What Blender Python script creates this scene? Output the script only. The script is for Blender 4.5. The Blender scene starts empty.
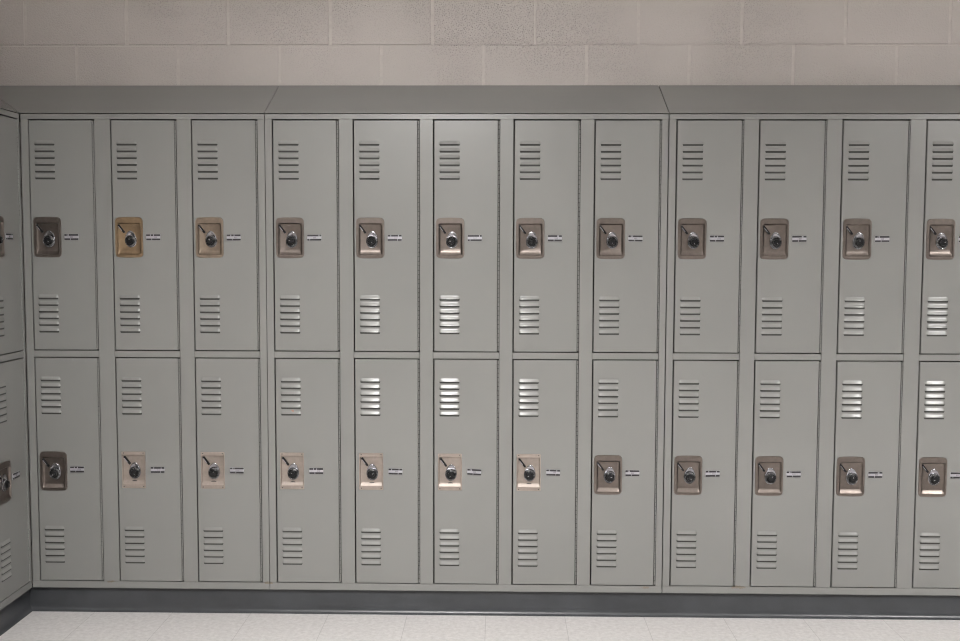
import bpy, math, random
from mathutils import Matrix, Vector
random.seed(7)
S = bpy.context.scene
C = S.collection
P = 0.3048                 # one locker column
Z0 = 0.097                 # height of the recessed plinth the lockers stand on
H = 1.8257                 # locker height
DEP = 0.262                # locker depth
OFF = [-0.0059, 0.0015, 0.0032, 0.0044, 0.004, 0.0012, -0.0022, -0.0049, -0.0048, -0.0027, 0.0006, 0.0055, 0.003]
XC = -0.0386               # inner corner, face plane of the side bank
ROWS = [(0.9295, 1.7985), (0.0305, 0.898)]   # bottom / top of each tier's doors

# ------------------------------------------------------------------ helpers
class MB:
    def __init__(s): s.v, s.f, s.m = [], [], []
    def quad(s, a, b, c, d, m=0):
        i = len(s.v); s.v += [a, b, c, d]; s.f.append((i, i+1, i+2, i+3)); s.m.append(m)
    def poly(s, pts, m=0):
        i = len(s.v); s.v += list(pts); s.f.append(tuple(range(i, i+len(pts)))); s.m.append(m)
    def box(s, x0, x1, y0, y1, z0, z1, m=0, bv=0.0):
        """box; with bv the four front (low y) edges are chamfered"""
        i = len(s.v)
        if bv:
            s.v += [(x0+bv,y0,z0+bv),(x1-bv,y0,z0+bv),(x1-bv,y0,z1-bv),(x0+bv,y0,z1-bv),
                    (x0,y0+bv,z0),(x1,y0+bv,z0),(x1,y0+bv,z1),(x0,y0+bv,z1),
                    (x0,y1,z0),(x1,y1,z0),(x1,y1,z1),(x0,y1,z1)]
            F = [(0,1,2,3),(11,10,9,8)]
            for k in range(4):
                n = (k+1) % 4
                F += [(4+k,4+n,n,k),(8+k,8+n,4+n,4+k)]
        else:
            s.v += [(x0,y0,z0),(x1,y0,z0),(x1,y0,z1),(x0,y0,z1),(x0,y1,z0),(x1,y1,z0),(x1,y1,z1),(x0,y1,z1)]
            F = [(0,1,2,3),(7,6,5,4),(4,5,1,0),(5,6,2,1),(6,7,3,2),(7,4,0,3)]
        s.f += [tuple(i+k for k in f) for f in F]; s.m += [m]*len(F)
    def rings(s, rs, m=0, cap=None, capm=None):
        """loft between closed rings of equal length, optionally capping the last"""
        n = len(rs[0]); i = len(s.v)
        for r in rs: s.v += list(r)
        for a in range(len(rs)-1):
            mm = m[a] if isinstance(m, (list, tuple)) else m
            for k in range(n):
                k2 = (k+1) % n
                s.f.append((i+a*n+k, i+a*n+k2, i+(a+1)*n+k2, i+(a+1)*n+k)); s.m.append(mm)
        if cap:
            s.f.append(tuple(i+(len(rs)-1)*n+k for k in range(n))); s.m.append(capm if capm is not None else 0)
    def mesh(s, name, mats, angle=None):
        me = bpy.data.meshes.new(name)
        me.from_pydata([tuple(v) for v in s.v], [], s.f)
        for m in mats: me.materials.append(m)
        me.polygons.foreach_set('material_index', s.m)
        if angle:
            import bmesh
            bm = bmesh.new(); bm.from_mesh(me)
            bmesh.ops.remove_doubles(bm, verts=bm.verts, dist=1e-5)
            bm.to_mesh(me); bm.free()
            me.polygons.foreach_set('use_smooth', [True]*len(me.polygons))
            me.set_sharp_from_angle(angle=math.radians(angle))
        me.update()
        return me

def link(name, me, parent=None, loc=(0,0,0), rot=(0,0,0), label=None):
    o = bpy.data.objects.new(name, me); C.objects.link(o)
    o.location = loc; o.rotation_euler = rot
    if parent: o.parent = parent
    if label: o['label'] = label
    return o
def struct(o): o['kind'] = 'structure'; return o
def copy_tree(o, parent=None):
    c = o.copy(); C.objects.link(c)
    if parent: c.parent = parent
    for ch in list(o.children): copy_tree(ch, c)
    return c

def ring(x0, x1, z0, z1, r, y, bow=0.0, k=5, m=5):
    """rounded rectangle, clockwise seen from the front (-y); bow swells top and bottom edges"""
    pts = []
    cs = [(x1-r, z1-r, 90, 0), (x1-r, z0+r, 0, -90), (x0+r, z0+r, -90, -180), (x0+r, z1-r, 180, 90)]
    for q, (cx, cz, a0, a1) in enumerate(cs):
        for t in range(k):
            a = math.radians(a0 + (a1-a0)*t/(k-1))
            pts.append([cx + r*math.cos(a), y, cz + r*math.sin(a)])
        nx, nz, na, _ = cs[(q+1) % 4]
        e = pts[-1]
        b = [nx + r*math.cos(math.radians(na)), y, nz + r*math.sin(math.radians(na))]
        for t in range(1, m+1):
            u = t/(m+1)
            pts.append([e[0]+(b[0]-e[0])*u, y, e[2]+(b[2]-e[2])*u])
    if bow:
        xm = (x0+x1)/2; zm = (z0+z1)/2
        for p in pts:
            w = max(0, 1-((p[0]-xm)/((x1-x0)/2))**2)
            p[2] += bow*w*(1 if p[2] > zm else -1)*(min(1, abs(p[2]-zm)/((z1-z0)/2)))**8
    return [tuple(p) for p in pts]

# ---------------------------------------------------------------- materials
def new_mat(name):
    m = bpy.data.materials.new(name); m.use_nodes = True
    nt = m.node_tree
    return m, nt, nt.nodes['Principled BSDF']
def N(nt, t, **kw):
    n = nt.nodes.new(t)
    for k, v in kw.items():
        if k in n.inputs: n.inputs[k].default_value = v
        else: setattr(n, k, v)
    return n
def noise(nt, pos, scale, detail=3, rough=.55):
    n = N(nt, 'ShaderNodeTexNoise', Scale=scale, Detail=detail, Roughness=rough)
    nt.links.new(pos, n.inputs['Vector']); return n.outputs['Fac']
def ramp(nt, fac, stops):
    r = nt.nodes.new('ShaderNodeValToRGB')
    e = r.color_ramp.elements
    while len(e) < len(stops): e.new(.5)
    for el, (p, c) in zip(e, stops):
        el.position = p; el.color = (*c, 1) if len(c) == 3 else c
    nt.links.new(fac, r.inputs['Fac']); return r.outputs['Color']
def bump(nt, b, h, strength, dist):
    n = N(nt, 'ShaderNodeBump', Strength=strength, Distance=dist)
    nt.links.new(h, n.inputs['Height']); nt.links.new(n.outputs['Normal'], b.inputs['Normal'])
def geo(nt): return nt.nodes.new('ShaderNodeNewGeometry').outputs['Position']
def mixc(nt, fac, a, b):
    m = nt.nodes.new('ShaderNodeMix'); m.data_type = 'RGBA'
    for s, v in ((m.inputs[0], fac), (m.inputs[6], a), (m.inputs[7], b)):
        if isinstance(v, bpy.types.NodeSocket): nt.links.new(v, s)
        else: s.default_value = v if not isinstance(v, tuple) else (*v, 1)
    return m.outputs[2]
def math_(nt, op, a, b=None):
    m = nt.nodes.new('ShaderNodeMath'); m.operation = op
    for s, v in ((m.inputs[0], a), (m.inputs[1], b)):
        if v is None: continue
        if isinstance(v, bpy.types.NodeSocket): nt.links.new(v, s)
        else: s.default_value = v
    return m.outputs[0]

PAINT = (0.208, 0.209, 0.200)
def paint_mat():
    m, nt, b = new_mat('grey_green_locker_enamel')
    p = geo(nt)
    c = ramp(nt, noise(nt, p, 2.3, 4), [(.3, tuple(x*.97 for x in PAINT)), (.7, tuple(x*1.03 for x in PAINT))])
    # chips, rust and scuffs, each at its own place with a ragged outline
    spots = [((0.885,0,0.11), .035, (.17,.115,.065)), ((2.695,0,0.11), .05, (.17,.115,.065)), ((3.53,0,1.27), .009, (.42,.10,.05)),
             ((0.985,0,0.795), .009, (.40,.12,.05)), ((0.27,0,0.11), .03, (.17,.115,.065)), ((2.34,0,0.105), .03, (.17,.115,.065)),
             ((3.20,0,0.115), .02, (.17,.115,.065)), ((0.06,0.09,1.96), .006, (.03,.02,.02)), ((-0.002,0.015,1.935), .006, (.03,.02,.02))]
    ns = noise(nt, p, 130, 4, .7)
    for loc, rad, col in spots:
        d = N(nt, 'ShaderNodeVectorMath', operation='DISTANCE'); sc_ = N(nt, 'ShaderNodeVectorMath', operation='MULTIPLY'); nt.links.new(p, sc_.inputs[0]); kz = 4.0 if rad > .015 else 1.0; sc_.inputs[1].default_value = (1, 1, kz); nt.links.new(sc_.outputs[0], d.inputs[0]); d.inputs[1].default_value = (loc[0], loc[1], (loc[2]+(.013 if rad > .015 else 0))*kz)
        v = math_(nt, 'DIVIDE', d.outputs['Value'], rad)
        v = math_(nt, 'ADD', v, math_(nt, 'MULTIPLY', ns, 1.5))
        mask = math_(nt, 'LESS_THAN', v, 1.25)
        c = mixc(nt, math_(nt, 'MULTIPLY', mask, .45), c, col)
    nt.links.new(c, b.inputs['Base Color'])
    b.inputs['Roughness'].default_value = .27
    bump(nt, b, noise(nt, p, 420, 2), .12, .0006)
    return m
def simple(name, col, rough=.5, metal=0.0, ns=None, var=.06, bmp=None):
    m, nt, b = new_mat(name)
    p = geo(nt)
    c = ramp(nt, noise(nt, p, ns or 30, 4), [(.25, tuple(x*(1-var) for x in col)), (.75, tuple(min(1, x*(1+var)) for x in col))])
    nt.links.new(c, b.inputs['Base Color'])
    b.inputs['Roughness'].default_value = rough; b.inputs['Metallic'].default_value = metal
    if bmp: bump(nt, b, noise(nt, p, bmp[0], 3), bmp[1], bmp[2])
    return m
M = {}
M['paint'] = paint_mat()
M['inside_and_shade'] = simple('dark_interior_and_lip_shade', (.035,.035,.033), .8)  # near-black; also the shade strips painted below the louver lips
M['steel'] = simple('brownish_stainless_steel', (.165,.140,.125), .36, .9, 60, .10, (180,.15,.001))
M['bronze'] = simple('bronze_tinted_steel', (.28,.20,.125), .38, .85, 60, .12, (180,.15,.001))
M['tan'] = simple('golden_brown_steel', (.25,.20,.155), .38, .85, 60, .12, (180,.15,.001))
M['pale'] = simple('dull_pinkish_plated_steel', (.29,.245,.215), .42, .35, 70, .10, (150,.2,.001))
M['chrome'] = simple('bright_chrome', (.30,.30,.315), .24, 1, 20, .02)
M['dial'] = simple('black_dial_plastic', (.010,.010,.011), .3)
M['dial'].node_tree.nodes['Principled BSDF'].inputs['Specular IOR Level'].default_value = .22
M['tick'] = simple('white_dial_marks', (.45,.45,.45), .5)
M['alu'] = simple('brushed_aluminium', (.40,.395,.425), .36, .45, 200, .08)
M['band'] = simple('dark_plate_lettering', (.02,.018,.022), .6)
M['base'] = simple('dark_grey_rubber_base', (.045,.048,.053), .33, 0, 9, .18, (40,.15,.002))
M['trof'] = simple('dark_grey_added_baffle', (.12,.12,.12), .6)
M['ceil'] = simple('white_ceiling_tile', (.74,.735,.73), .9, 0, 80, .05, (300,.3,.002))
M['hall'] = simple('beige_painted_hall_wall', (.24,.225,.21), .6, 0, 2, .04)

def block_mat():
    m, nt, b = new_mat('beige_painted_block')
    p = geo(nt)
    base = (.465,.430,.405)
    c = ramp(nt, noise(nt, p, 3.0, 4), [(.3, tuple(x*.96 for x in base)), (.7, tuple(x*1.04 for x in base))])
    # open pits in the block face, patchy
    vo = N(nt, 'ShaderNodeTexVoronoi', Scale=170); nt.links.new(p, vo.inputs['Vector'])
    pits = ramp(nt, vo.outputs['Distance'], [(.16,(0,0,0)), (.42,(1,1,1))])
    patch = ramp(nt, noise(nt, p, 2.1, 2), [(.42,(0,0,0)), (.60,(1,1,1))])
    fine = noise(nt, p, 190, 3, .6)
    h = mixc(nt, patch, (1.0,1.0,1.0), pits)
    h2 = math_(nt, 'ADD', h, math_(nt, 'MULTIPLY', fine, 1.2))
    c2 = mixc(nt, math_(nt,'MULTIPLY', math_(nt, 'SUBTRACT', 1.0, h), .42), c, tuple(x*.45 for x in base))
    nt.links.new(c2, b.inputs['Base Color'])
    b.inputs['Roughness'].default_value = .55
    bump(nt, b, h2, .8, .003)
    return m
M['block'] = block_mat()
M['mortar'] = simple('painted_mortar_joint', (.495,.458,.430), .6, 0, 60, .08, (90,.5,.002))

def floor_mat():
    m, nt, b = new_mat('mottled_vinyl_tile')
    p = geo(nt)
    sep = N(nt, 'ShaderNodeSeparateXYZ'); nt.links.new(p, sep.inputs[0])
    masks, cell = [], []
    for out, ph in (('X', .812-3*P), ('Y', .012)):
        v = math_(nt, 'DIVIDE', math_(nt, 'SUBTRACT', sep.outputs[out], ph), P)
        fr = math_(nt, 'FRACT', v)
        d = math_(nt, 'MINIMUM', fr, math_(nt, 'SUBTRACT', 1.0, fr))
        masks.append(math_(nt, 'LESS_THAN', d, .0035)); cell.append(math_(nt, 'FLOOR', v))
    joint = math_(nt, 'MAXIMUM', *masks)
    cb = N(nt, 'ShaderNodeCombineXYZ'); nt.links.new(cell[0], cb.inputs[0]); nt.links.new(cell[1], cb.inputs[1])
    wn = N(nt, 'ShaderNodeTexWhiteNoise'); nt.links.new(cb.outputs[0], wn.inputs['Vector'])
    a = ramp(nt, noise(nt, p, 55, 5, .7), [(.32, (.54,.518,.508)), (.68, (.71,.69,.682))])
    t = mixc(nt, math_(nt, 'MULTIPLY', wn.outputs['Value'], .10), a, (.45,.42,.40))
    dirt = ramp(nt, noise(nt, p, 130, 3, .8), [(.66,(0,0,0)), (.74,(1,1,1))])
    t = mixc(nt, math_(nt, 'MULTIPLY', dirt, .5), t, (.28,.24,.21))
    t = mixc(nt, math_(nt, 'MULTIPLY', joint, .45), t, (.22,.20,.19))
    nt.links.new(t, b.inputs['Base Color'])
    b.inputs['Roughness'].default_value = .34
    bump(nt, b, noise(nt, p, 14, 3), .08, .003)
    return m
M['floor'] = floor_mat()

def emit_mat(strength):
    m, nt, b = new_mat('glowing_lamp_diffuser')
    b.inputs['Base Color'].default_value = (.9,.9,.9,1)
    b.inputs['Emission Color'].default_value = (1.0, .985, .965, 1)
    b.inputs['Emission Strength'].default_value = strength
    return m

# ------------------------------------------------------------- door meshes
DX0, DX1 = .0026, .2410      # door panel, from its column origin
DH = .434                   # half height of a door
HOLES = {'A': (.0190, .1080, -.0725, .0520), 'B': (.0190, .1065, -.0555, .0600)}
def door_mesh(kind):
    b = MB(); x0, x1, z0, z1 = DX0, DX1, -DH, DH
    hx0, hx1, hz0, hz1 = HOLES[kind]
    r, yf = .0016, -.0012
    oo = [(x0+r,z0+r),(x1-r,z0+r),(x1-r,z1-r),(x0+r,z1-r)]
    ob = [(x0,z0),(x1,z0),(x1,z1),(x0,z1)]
    hh = [(hx0,hz0),(hx1,hz0),(hx1,hz1),(hx0,hz1)]
    R = lambda q, y: [(a, y, c) for a, c in q]
    # back edge, chamfer, flat face around the lock opening, opening wall
    b.rings([R(ob,.018), R(ob, yf+r), R(oo, yf), R(hh, yf), R(hh, .016)])
    return b.mesh('locker_door', [M['paint']])
def louver_mesh():
    """six pressed slats: crowned hoods, tapered ends, slot shade painted as a dark strip under each lip"""
    b = MB()
    U = [0, .035, .07, .11, .5, .89, .93, .965, 1]
    FU = [0, .45, .85, 1, 1, 1, .85, .45, 0]
    V = [0, .12, .3, .5, .7, .88, 1]
    FV = [0, .07, .27, .50, .735, .93, 1.0]
    h, Hh = .0049, .0134
    x0, x1 = .0205, .1000
    for k in range(6):
        zt = .0706 - k*.0254
        rows = []
        for v, fv in zip(V, FV):
            ins = .0035*(1-v)
            rows.append([(x0+ins+(x1-x0-2*ins)*u, -.0012-h*fu*fv, zt-Hh*v) for u, fu in zip(U, FU)])
        i = len(b.v); n = len(U)
        for r in rows: b.v += r
        for a in range(len(V)-1):
            for c in range(n-1):
                b.f.append((i+a*n+c, i+(a+1)*n+c, i+(a+1)*n+c+1, i+a*n+c+1)); b.m.append(0)
        zb = zt-Hh
        for c in range(n-1):
            A, B = rows[-1][c], rows[-1][c+1]
            a2, b2 = (A[0], min(-.0013, A[1]+.0011), zb-.0002), (B[0], min(-.0013, B[1]+.0011), zb-.0002)
            b.quad(A, a2, b2, B, 0)
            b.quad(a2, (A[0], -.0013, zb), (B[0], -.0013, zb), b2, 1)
        b.poly([(x0+.001,-.0014,zb),(x0+.003,-.0014,zb-.0064),(x1-.003,-.0014,zb-.0064),(x1-.001,-.0014,zb)], 1)  # flat dark strip on the door face, painting the slot's shade below the lip
    return b.mesh('louver_vent', [M['paint'], M['inside_and_shade']], 50)
def pan_mesh(kind, mat):
    b = MB()
    y0, yf = -.0010, -.0032
    if kind == 'A':
        O = (.0092, .1162, -.0800, .0695)
        rs = [ring(*O, .014, y0, .0022), ring(O[0]+.0014,O[1]-.0014,O[2]+.0014,O[3]-.0014, .013, yf, .0022),
              ring(.0185,.1090,-.0720,.0505, .006, yf), ring(.0195,.1080,-.0705,.0495, .006, yf-.0009),
              ring(.0205,.1070,-.0690,.0487, .005, yf+.0005),
              ring(.0250,.1025,-.0550,.0455, .003, .0022), ring(.0262,.1013,-.0535,.0443, .002, .0026)]
        b.rings(rs, cap=True)
        cx = [(.022,.0605),(.1035,.0605)]
    else:
        O = (.0155, .1085, -.0700, .0735)
        rs = [ring(*O, .004, y0), ring(O[0]+.001,O[1]-.001,O[2]+.001,O[3]-.001, .0035, yf+.0008),
              ring(.0190,.1055,-.0545,.0590, .0015, yf+.0008), ring(.0197,.1048,-.0535,.0584, .0015, yf+.0016),
              ring(.0222,.1030,-.0410,.0570, .0012, .0034), ring(.0228,.1024,-.0400,.0564, .001, .0036)]
        b.rings(rs, cap=True)
        cx = [(.024,.0675),(.100,.0675),(.024,-.0630),(.100,-.0630)]
        # half-round thumb notch at the foot of the recess
        pts = [(.064+.010*math.cos(a), .0026, -.0425+.0036*math.sin(a)) for a in [math.pi*2*t/14 for t in range(14)]]
        b.poly(pts[::-1], 1)
    for sx, sz in cx:
        q = [(sx+.0021*math.cos(a), sz+.0021*math.sin(a)) for a in [-math.pi*2*t/10 for t in range(10)]]
        yy = yf if kind == 'A' else yf+.0008
        q2 = [(sx+(a-sx)*.6, sz+(c-sz)*.6) for a, c in q]
        b.rings([[(a, yy, c) for a, c in q], [(a, yy-.0006, c) for a, c in q2]], 0 if kind == 'A' else 1, cap=True, capm=0 if kind == 'A' else 1)
    return b.mesh('lock_pan', [mat, M['inside_and_shade']], 32)
def teardrop(r, tip, drop, y, n=40, s=1.0):
    pts = []
    for t in range(n):
        a = math.pi/2 - 2*math.pi*t/n
        x, z = math.cos(a), math.sin(a)
        if z > 0: zz = tip*z; xx = r*x*(1-.18*z*z) if abs(x) > 0 else 0
        else: zz = drop*z; xx = r*x
        pts.append((xx*s, y, zz*s))
    return pts
def escutcheon_mesh():
    b = MB()
    b.rings([teardrop(.0222,.0375,.0265, .010), teardrop(.0222,.0375,.0265, .0055), teardrop(.0212,.0360,.0252, .0045),
             teardrop(.0180,.0315,.0230, .0046), teardrop(.0170,.0300,.0220, .0052)], cap=True)
    return b.mesh('lock_escutcheon', [M['chrome']], 40)
def circ(r, y, n=32): return [(r*math.cos(-2*math.pi*t/n), y, r*math.sin(-2*math.pi*t/n)) for t in range(n)]
def knurl(r, y, n=48): return [((r*(1 if t % 2 else .94))*math.cos(-2*math.pi*t/n), y, (r*(1 if t % 2 else .94))*math.sin(-2*math.pi*t/n)) for t in range(n)]
def dial_mesh():
    b = MB()
    # chrome bezel, black numbered ring, knurled grip
    b.rings([circ(.0205,.004), circ(.0205,-.0005), circ(.0196,-.0014), circ(.0190,-.0010)], 1)
    b.rings([circ(.0190,-.0010), circ(.0125,-.0042)], 0)
    b.rings([knurl(.0120,-.0040), knurl(.0112,-.0105), knurl(.0096,-.0115)], 0, cap=True)
    for t in range(30):
        a = 2*math.pi*t/30; w = .00022; L = .0030 if t % 5 == 0 else .0014
        ca, sa = math.cos(a), math.sin(a)
        def pt(r, s): return (r*ca - s*sa, -.0011-(.0190-r)*.492-.0003, r*sa + s*ca)
        b.quad(pt(.0185,-w), pt(.0185-L,-w), pt(.0185-L,w), pt(.0185,w), 2)
    b.box(-.0006,.0006,-.0119,-.0112,.003,.0085,2)
    return b.mesh('combination_dial', [M['dial'], M['chrome'], M['tick']], 30)
def lever_mesh():
    """slanted latch handle: dark slot plate with a bright rounded bar"""
    b = MB(); L = .0195
    b.rings([ring(-.0038,.0038,-L,L,.0026,.0095), ring(-.0038,.0038,-L,L,.0026,.0035), ring(-.0034,.0034,-L+.0006,L-.0006,.002,.0030)], 0, cap=True)
    b.rings([ring(-.0032,-.0016,-L+.012,L-.006,.0007,.0048), ring(-.0032,-.0016,-L+.012,L-.006,.0007,.0024), ring(-.0030,-.0018,-L+.0124,L-.0064,.0005,.0020)], 1, cap=True, capm=1)
    return b.mesh('latch_lever', [M['dial'], M['alu']], 40)
def plate_mesh(i):
    rnd = random.Random(i)
    b = MB()
    w, h = .0270, .0115
    b.box(-w, w, -.0026, -.0010, -h, h, 0, .0005)
    b.box(-w+.0006, w-.0006, -.0034, -.0024, h-.0068, h-.0004, 1)
    b.box(-w+.0006, w-.0006, -.0034, -.0024, -h+.0004, -h+.0066, 1)
    # worn-away gaps in the dark bands, and the small stamped strokes between them
    for _ in range(2):
        x = rnd.uniform(-.02,.02); b.box(x-.0012, x+.0010, -.0036, -.0030, h-.0069, h-.0012, 0)
    x = rnd.uniform(-.02,.02); b.box(x-.0009, x+.0008, -.0036, -.0030, -h+.001, -h+.0071, 0)
    x = rnd.choice([-.004, 0, .003])
    for k in range(3):
        xx = x+k*.0042
        b.box(xx, xx+.0011, -.0030, -.0024, -.0030, .0028, 1)
    return b.mesh('number_plate', [M['alu'], M['band']])
def hinge_mesh():
    b = MB(); n = 8; r = .0025; seg = .0170; z = -DH+.003
    while z < DH-.004:
        z1 = min(z+seg-.0030, DH-.002)
        ca = [(.2453+r*math.cos(-2*math.pi*t/n), .0006+r*math.sin(-2*math.pi*t/n)*-1) for t in range(n)]
        b.rings([[(x, y, z) for x, y in ca], [(x, y, z1) for x, y in ca]], cap=True)
        b.poly([(x, y, z) for x, y in ca][::-1])
        z += seg
    b.box(.2444,.2462,.0030,.012,-DH+.002,DH-.002)
    return b.mesh('piano_hinge', [M['paint']], 50)
ME = {'doorA': door_mesh('A'), 'doorB': door_mesh('B'), 'louver': louver_mesh(), 'esc': escutcheon_mesh(), 'dial': dial_mesh(),
      'lever': lever_mesh(), 'hinge': hinge_mesh(), 'plates': [plate_mesh(i) for i in range(5)]}
PAN = {k: pan_mesh('B' if k == 'pale' else 'A', M[k]) for k in ('steel','bronze','tan','pale')}
PANLAB = {'bronze': 'bronze-tinted recessed lock pan', 'tan': 'golden-brown recessed lock pan', 'pale': 'dull pinkish lock pan with corner screws'}

def make_door(parent, x, zc, style, rnd, tilt=0.0):
    k = 'B' if style == 'pale' else 'A'
    d = link('locker_door', ME['door'+k], parent, (x, 0, zc))
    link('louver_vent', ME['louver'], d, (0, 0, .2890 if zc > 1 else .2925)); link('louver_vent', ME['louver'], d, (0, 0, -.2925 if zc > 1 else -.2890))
    link('lock_pan', PAN[style], d, (0, 0, 0), label=PANLAB.get(style))
    upper = zc > 1
    dz = (-.0170 if upper else -.0115) if k == 'A' else -.0065
    dy = -.0060
    dx = .0685 if k == 'A' else .0660
    link('lock_escutcheon', ME['esc'], d, (dx, dy, dz), (0, math.radians(rnd.uniform(-6,6)), 0), 'chrome teardrop lock face')
    link('combination_dial', ME['dial'], d, (dx, dy, dz-.001), (0, rnd.uniform(0, 6.28), 0), 'black numbered combination dial')
    lx, lz = (.0335, .0275) if k == 'A' else (.0370, .0390)
    link('latch_lever', ME['lever'], d, (lx, dy, lz), (0, math.radians(-38), 0))
    link('number_plate', rnd.choice(ME['plates']), d, (.1553, 0, -.0045 if upper else .0025), (0, math.radians(tilt), 0))
    link('piano_hinge', ME['hinge'], d)
    return d

# ------------------------------------------------------------- locker banks
def bank(label, xs, x0, x1, styles, loc, rotz, rnd, hood_l=0, hood_r=0, tilts={}):
    root = bpy.data.objects.new('locker_bank', None); C.objects.link(root)
    root.location = loc; root.rotation_euler = (0, 0, rotz); root.empty_display_size = .1
    root['label'] = label; root['category'] = 'lockers'; root['group'] = 'grey-green locker banks around the corner'
    # face frame
    b = MB(); bv = .0009
    topz, botz = 1.8030, .0268
    b.box(x0, x1, 0, .016, topz, H-.0040, 0, bv)
    b.box(x0, x1, 0, .016, 0, botz, 0, bv)
    stiles = []; last = x0
    for x in xs:
        stiles.append((last, x-.0022)); last = x+.2496
    stiles.append((last, x1))
    for a, c in stiles: b.box(a, c, 0, .016, botz+.0006, topz-.0006, 0, bv)
    for i, x in enumerate(xs):
        b.box(stiles[i][1]+.0002, stiles[i+1][0]-.0012, .0012, .016, .9020, .9262, 0, bv)
    link('face_frame', b.mesh('face_frame', [M['paint']]), root)
    # sheet-metal carcass
    b = MB(); t = .0012
    b.box(x0+.001, x0+.001+t, .016, DEP, .002, H-.003); b.box(x1-.001-t, x1-.001, .016, DEP, .002, H-.003)
    for i in range(1, len(xs)):
        m = (stiles[i][0]+stiles[i][1])/2
        b.box(m, m+t, .016, DEP, .002, H-.003, 1)
    b.box(x0+.001, x1-.001, DEP-t, DEP, .002, H-.003, 1)
    for z in (.002, .913, H-.004): b.box(x0+.001, x1-.001, .016, DEP-t, z, z+t, 1)
    link('carcass', b.mesh('carcass', [M['paint'], M['inside_and_shade']]), root)
    # sloping top with a small front lip
    b = MB(); yb, zb = .266, 1.9690
    f = [(x0, -.0012, H-.0012), (x1, -.0012, H-.0012), (x1, -.0012, H), (x0, -.0012, H)]
    g = [(x0, 0.0, H+.0010), (x1, 0.0, H+.0010)]
    r = [(x1+hood_r*yb, yb, zb), (x0+hood_l*yb, yb, zb)]
    b.quad(*f); b.quad(f[3], f[2], g[1], g[0]); b.quad(g[0], g[1], r[0], r[1])
    lo = [(x0, -.0012, H-.0012), (x1, -.0012, H-.0012), (x1+hood_r*yb, yb, H-.0012), (x0+hood_l*yb, yb, H-.0012)]
    b.quad(*lo[::-1])
    b.poly([lo[3], lo[0], f[3], g[0], r[1]]); b.poly([lo[1], lo[2], r[0], g[1], f[2]]); b.quad(lo[2], lo[3], r[1], r[0])
    link('sloping_top', b.mesh('sloping_top', [M['paint']]), root)
    for i, x in enumerate(xs):
        for row, (a, c) in enumerate(ROWS):
            make_door(root, x, (a+c)/2, styles[row][i], rnd, tilts.get((row, i), rnd.uniform(-.7,.7)))
    return root

rnd = random.Random(3)
xs = [i*P+OFF[i] for i in range(12)] + [12*P+.012]
bank('three-column grey-green locker bank on the back wall, beside the inner corner, with a bronze-tinted lock',
     xs[0:3], XC+.0022, .8883, (['steel','bronze','tan'], ['steel','pale','pale']), (0,0,Z0), 0, rnd, hood_l=-1.0)
bank('five-column grey-green locker bank in the middle of the back wall',
     xs[3:8], .8905, 2.4018, (['steel']*5, ['pale']*4+['steel']), (0,0,Z0), 0, rnd, tilts={(1,2): 3.0, (1,3): 1.5})
bank('right-hand grey-green locker bank on the back wall, cut off by the right photo edge',
     xs[8:13], 2.4052, 2.4052+5*P-.001, (['steel']*5, ['steel']*5), (0,0,Z0), 0, rnd)
lx = [-.2666-2*P, -.2666-P, -.2666]
bank('grey-green locker bank on the left side wall, facing right, at the left photo edge',
     lx, -.2666-2*P-.05, -.0022, (['steel']*3, ['steel']*3), (XC,0,Z0), math.pi/2, rnd, hood_r=1.0)

# ------------------------------------------------------------------ setting
WX0, WX1, WY0, WY1, WZ = -.312, 8.2, -5.9, .272, 2.85
def box_obj(name, mat, *a, mats=None):
    b = MB(); b.box(*a); return struct(link(name, b.mesh(name, [mat])))
box_obj('floor', M['floor'], WX0-.1, WX1+.1, WY0-.1, WY1+.12, -.06, 0)
box_obj('ceiling', M['ceil'], WX0-.1, WX1+.1, WY0-.1, WY1+.12, WZ, WZ+.06)
box_obj('wall_front', M['hall'], WX0, WX1, WY0-.1, WY0, 0, WZ)
box_obj('wall_right', M['hall'], WX1, WX1+.1, WY0-.1, WY1+.1, 0, WZ)

def block_wall(name, u0, u1, joints, to):
    """courses of real blocks with tooled joints; to(u, d, z) maps along / out / up to the world"""
    b = MB(); pitch = .4085; course = .2032; g = .0062; dj = .0042
    zj = 2.129+Z0
    rows = []
    z = zj
    while z > 0: z -= course
    k = round((z-zj)/course)
    while zj+k*course < WZ:
        za, zb = max(0, zj+k*course), min(WZ, zj+(k+1)*course)
        ph = joints[0] if k % 2 == 0 else joints[1]
        n0 = math.floor((u0-ph)/pitch)
        n = n0
        while ph+n*pitch < u1:
            a, c = max(u0, ph+n*pitch), min(u1, ph+(n+1)*pitch)
            rr = random.Random(k*100+n)
            ga, gc, gz = g*rr.uniform(.7,1.3), g*rr.uniform(.7,1.3), g*rr.uniform(.36,.52)
            dd = rr.uniform(-.0004,.0006)
            if c-a > .03:
                A0, A1, B0, B1 = a+ga*.7, c-gc*.7, za+gz*.7, zb-gz*.7
                e = .0022
                o = [(A0,dj,B0),(A1,dj,B0),(A1,dj,B1),(A0,dj,B1)]
                i_ = [(A0+e,dd,B0+e),(A1-e,dd,B0+e),(A1-e,dd,B1-e),(A0+e,dd,B1-e)]
                b.rings([[to(*p) for p in o], [to(*p) for p in i_]], 0, cap=True)
                b.quad(to(c-.008,dj-.0022,B0), to(c+.008,dj-.0022,B0), to(c+.008,dj-.0022,B1), to(c-.008,dj-.0022,B1), 1)
            n += 1
        k += 1
    b.quad(to(u0,dj-.0004,0), to(u1,dj-.0004,0), to(u1,dj-.0004,WZ), to(u0,dj-.0004,WZ), 0)
    b.quad(to(u0,.10,0), to(u0,.10,WZ), to(u1,.10,WZ), to(u1,.10,0), 1)
    return struct(link(name, b.mesh(name, [M['block'], M['mortar']])))
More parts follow.
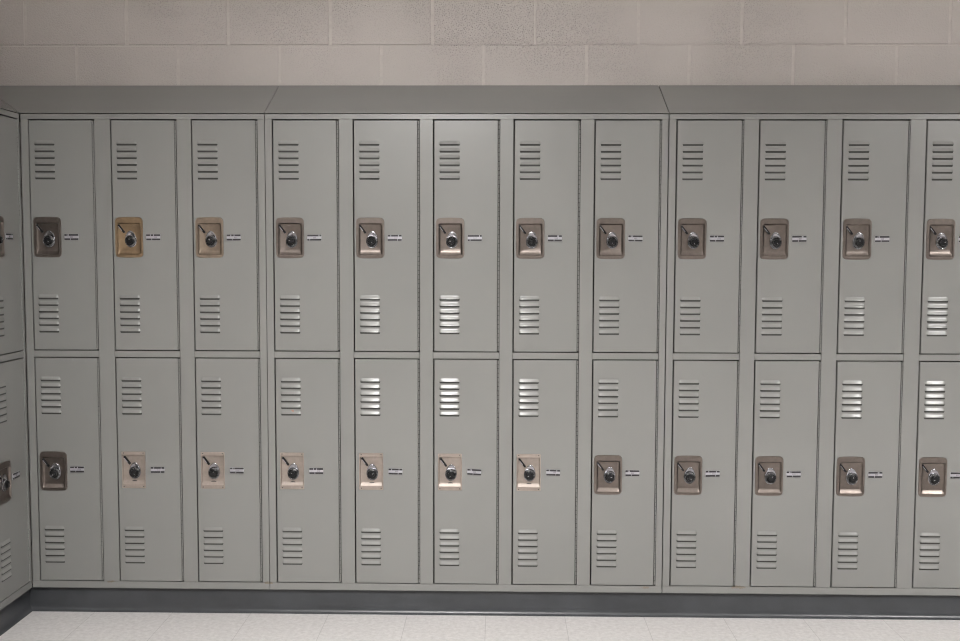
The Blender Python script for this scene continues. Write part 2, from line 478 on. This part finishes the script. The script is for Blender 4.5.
block_wall('wall_back', WX0-.1, WX1, (.2780, .0740), lambda u, d, z: (u, WY1+d, z))
block_wall('wall_left', WY0, WY1, (-.13, -.334), lambda u, d, z: (WX0-d, u, z))

# dark rubber-faced plinth under the lockers, with a coved toe
def plinth(name, u0, u1, to, mit0, mit1):
    b = MB()
    prof = [(.0200, Z0-.0004), (.0196, .030), (.0180, .014), (.0130, .0055), (.0065, .0022), (.0045, .0)]
    # d = distance behind the locker face; mitred so the coves meet in the corner
    pts = []
    for (d, z) in prof: pts.append([to(u0+mit0*d, d, z), to(u1+mit1*d, d, z)])
    i = len(b.v)
    for q in pts: b.v += q
    for k in range(len(prof)-1):
        b.f.append((i+2*k+2, i+2*k+3, i+2*k+1, i+2*k)); b.m.append(0)
    b.quad(to(u0+mit0*.02,.02,Z0-.0004), to(u1+mit1*.02,.02,Z0-.0004), to(u1,.26,Z0-.0004), to(u0+mit0*.0,.26,Z0-.0004))
    b.quad(to(u0,.26,0), to(u0,.26,Z0-.0004), to(u1,.26,Z0-.0004), to(u1,.26,0))
    return struct(link(name, b.mesh(name, [M['base']], 60)))
plinth('baseboard_back', XC, WX1, lambda u, d, z: (u, d, z), -1, 0)
plinth('baseboard_left', -.93, 0, lambda u, d, z: (XC-d, u, z), 0, 1)

# ------------------------------------------------------------ ceiling lamps
EM = emit_mat(104)
def lamp(x, y):
    root = bpy.data.objects.new('ceiling_light', None); C.objects.link(root); root.location = (x, y, WZ)
    root['label'] = 'recessed oblong fluorescent ceiling light behind the camera'; root['category'] = 'ceiling light'
    root['group'] = 'ceiling lights of the hall'
    b = MB(); w, l = .30, .60
    for a in ((-w,-w+.03,-l,l),(w-.03,w,-l,l),(-w+.03,w-.03,-l,-l+.03),(-w+.03,w-.03,l-.03,l)):
        b.box(a[0],a[1],a[2],a[3],-.25 if a[3]-a[2] > 1 else -.03,0)  # long sides deepened as added baffles, cutting light toward the far left
    link('lamp_frame_added_baffles', b.mesh('lamp_frame_added_baffles', [M['trof']]), root)
    b = MB(); b.box(-w+.03, w-.03, -l+.03, l-.03, -.018, -.012)
    link('lamp_diffuser', b.mesh('lamp_diffuser', [EM]), root)
for x, y in ((1.40,-3.0), (4.75,-3.0)): lamp(x, y)

# ------------------------------------------------------------------- camera
R = [[0.9998054579649467, 0.019542562537937347, 0.002671043420487279],
     [0.004005759873899307, -0.06858094824471107, -0.9976375130405277],
     [-0.01931321079820698, 0.9974541301670504, -0.0686458891803213]]
cam = bpy.data.cameras.new('camera'); co = bpy.data.objects.new('camera', cam); C.objects.link(co)
right, down, fwd = (Vector(r) for r in R)
mat = Matrix((right, -down, -fwd)).transposed().to_4x4()
mat.translation = Vector((1.77635899, -3.89500825, 1.31605204+Z0))
co.matrix_world = mat
cam.sensor_width = 36; cam.lens = 36*1030.474/960; cam.clip_start = .05
S.camera = co
w = bpy.data.worlds.new('world'); S.world = w; w.use_nodes = True
w.node_tree.nodes['Background'].inputs[0].default_value = (.5,.5,.5,1)
w.node_tree.nodes['Background'].inputs[1].default_value = .1
S.view_settings.view_transform = 'Standard'; S.view_settings.look = 'None'
S.view_settings.gamma = 1; S.view_settings.exposure = .06; S.view_settings.use_curve_mapping = False
S.cycles.filter_width = 1.15; S.cycles.max_bounces = 10; S.cycles.diffuse_bounces = 6; S.cycles.glossy_bounces = 5
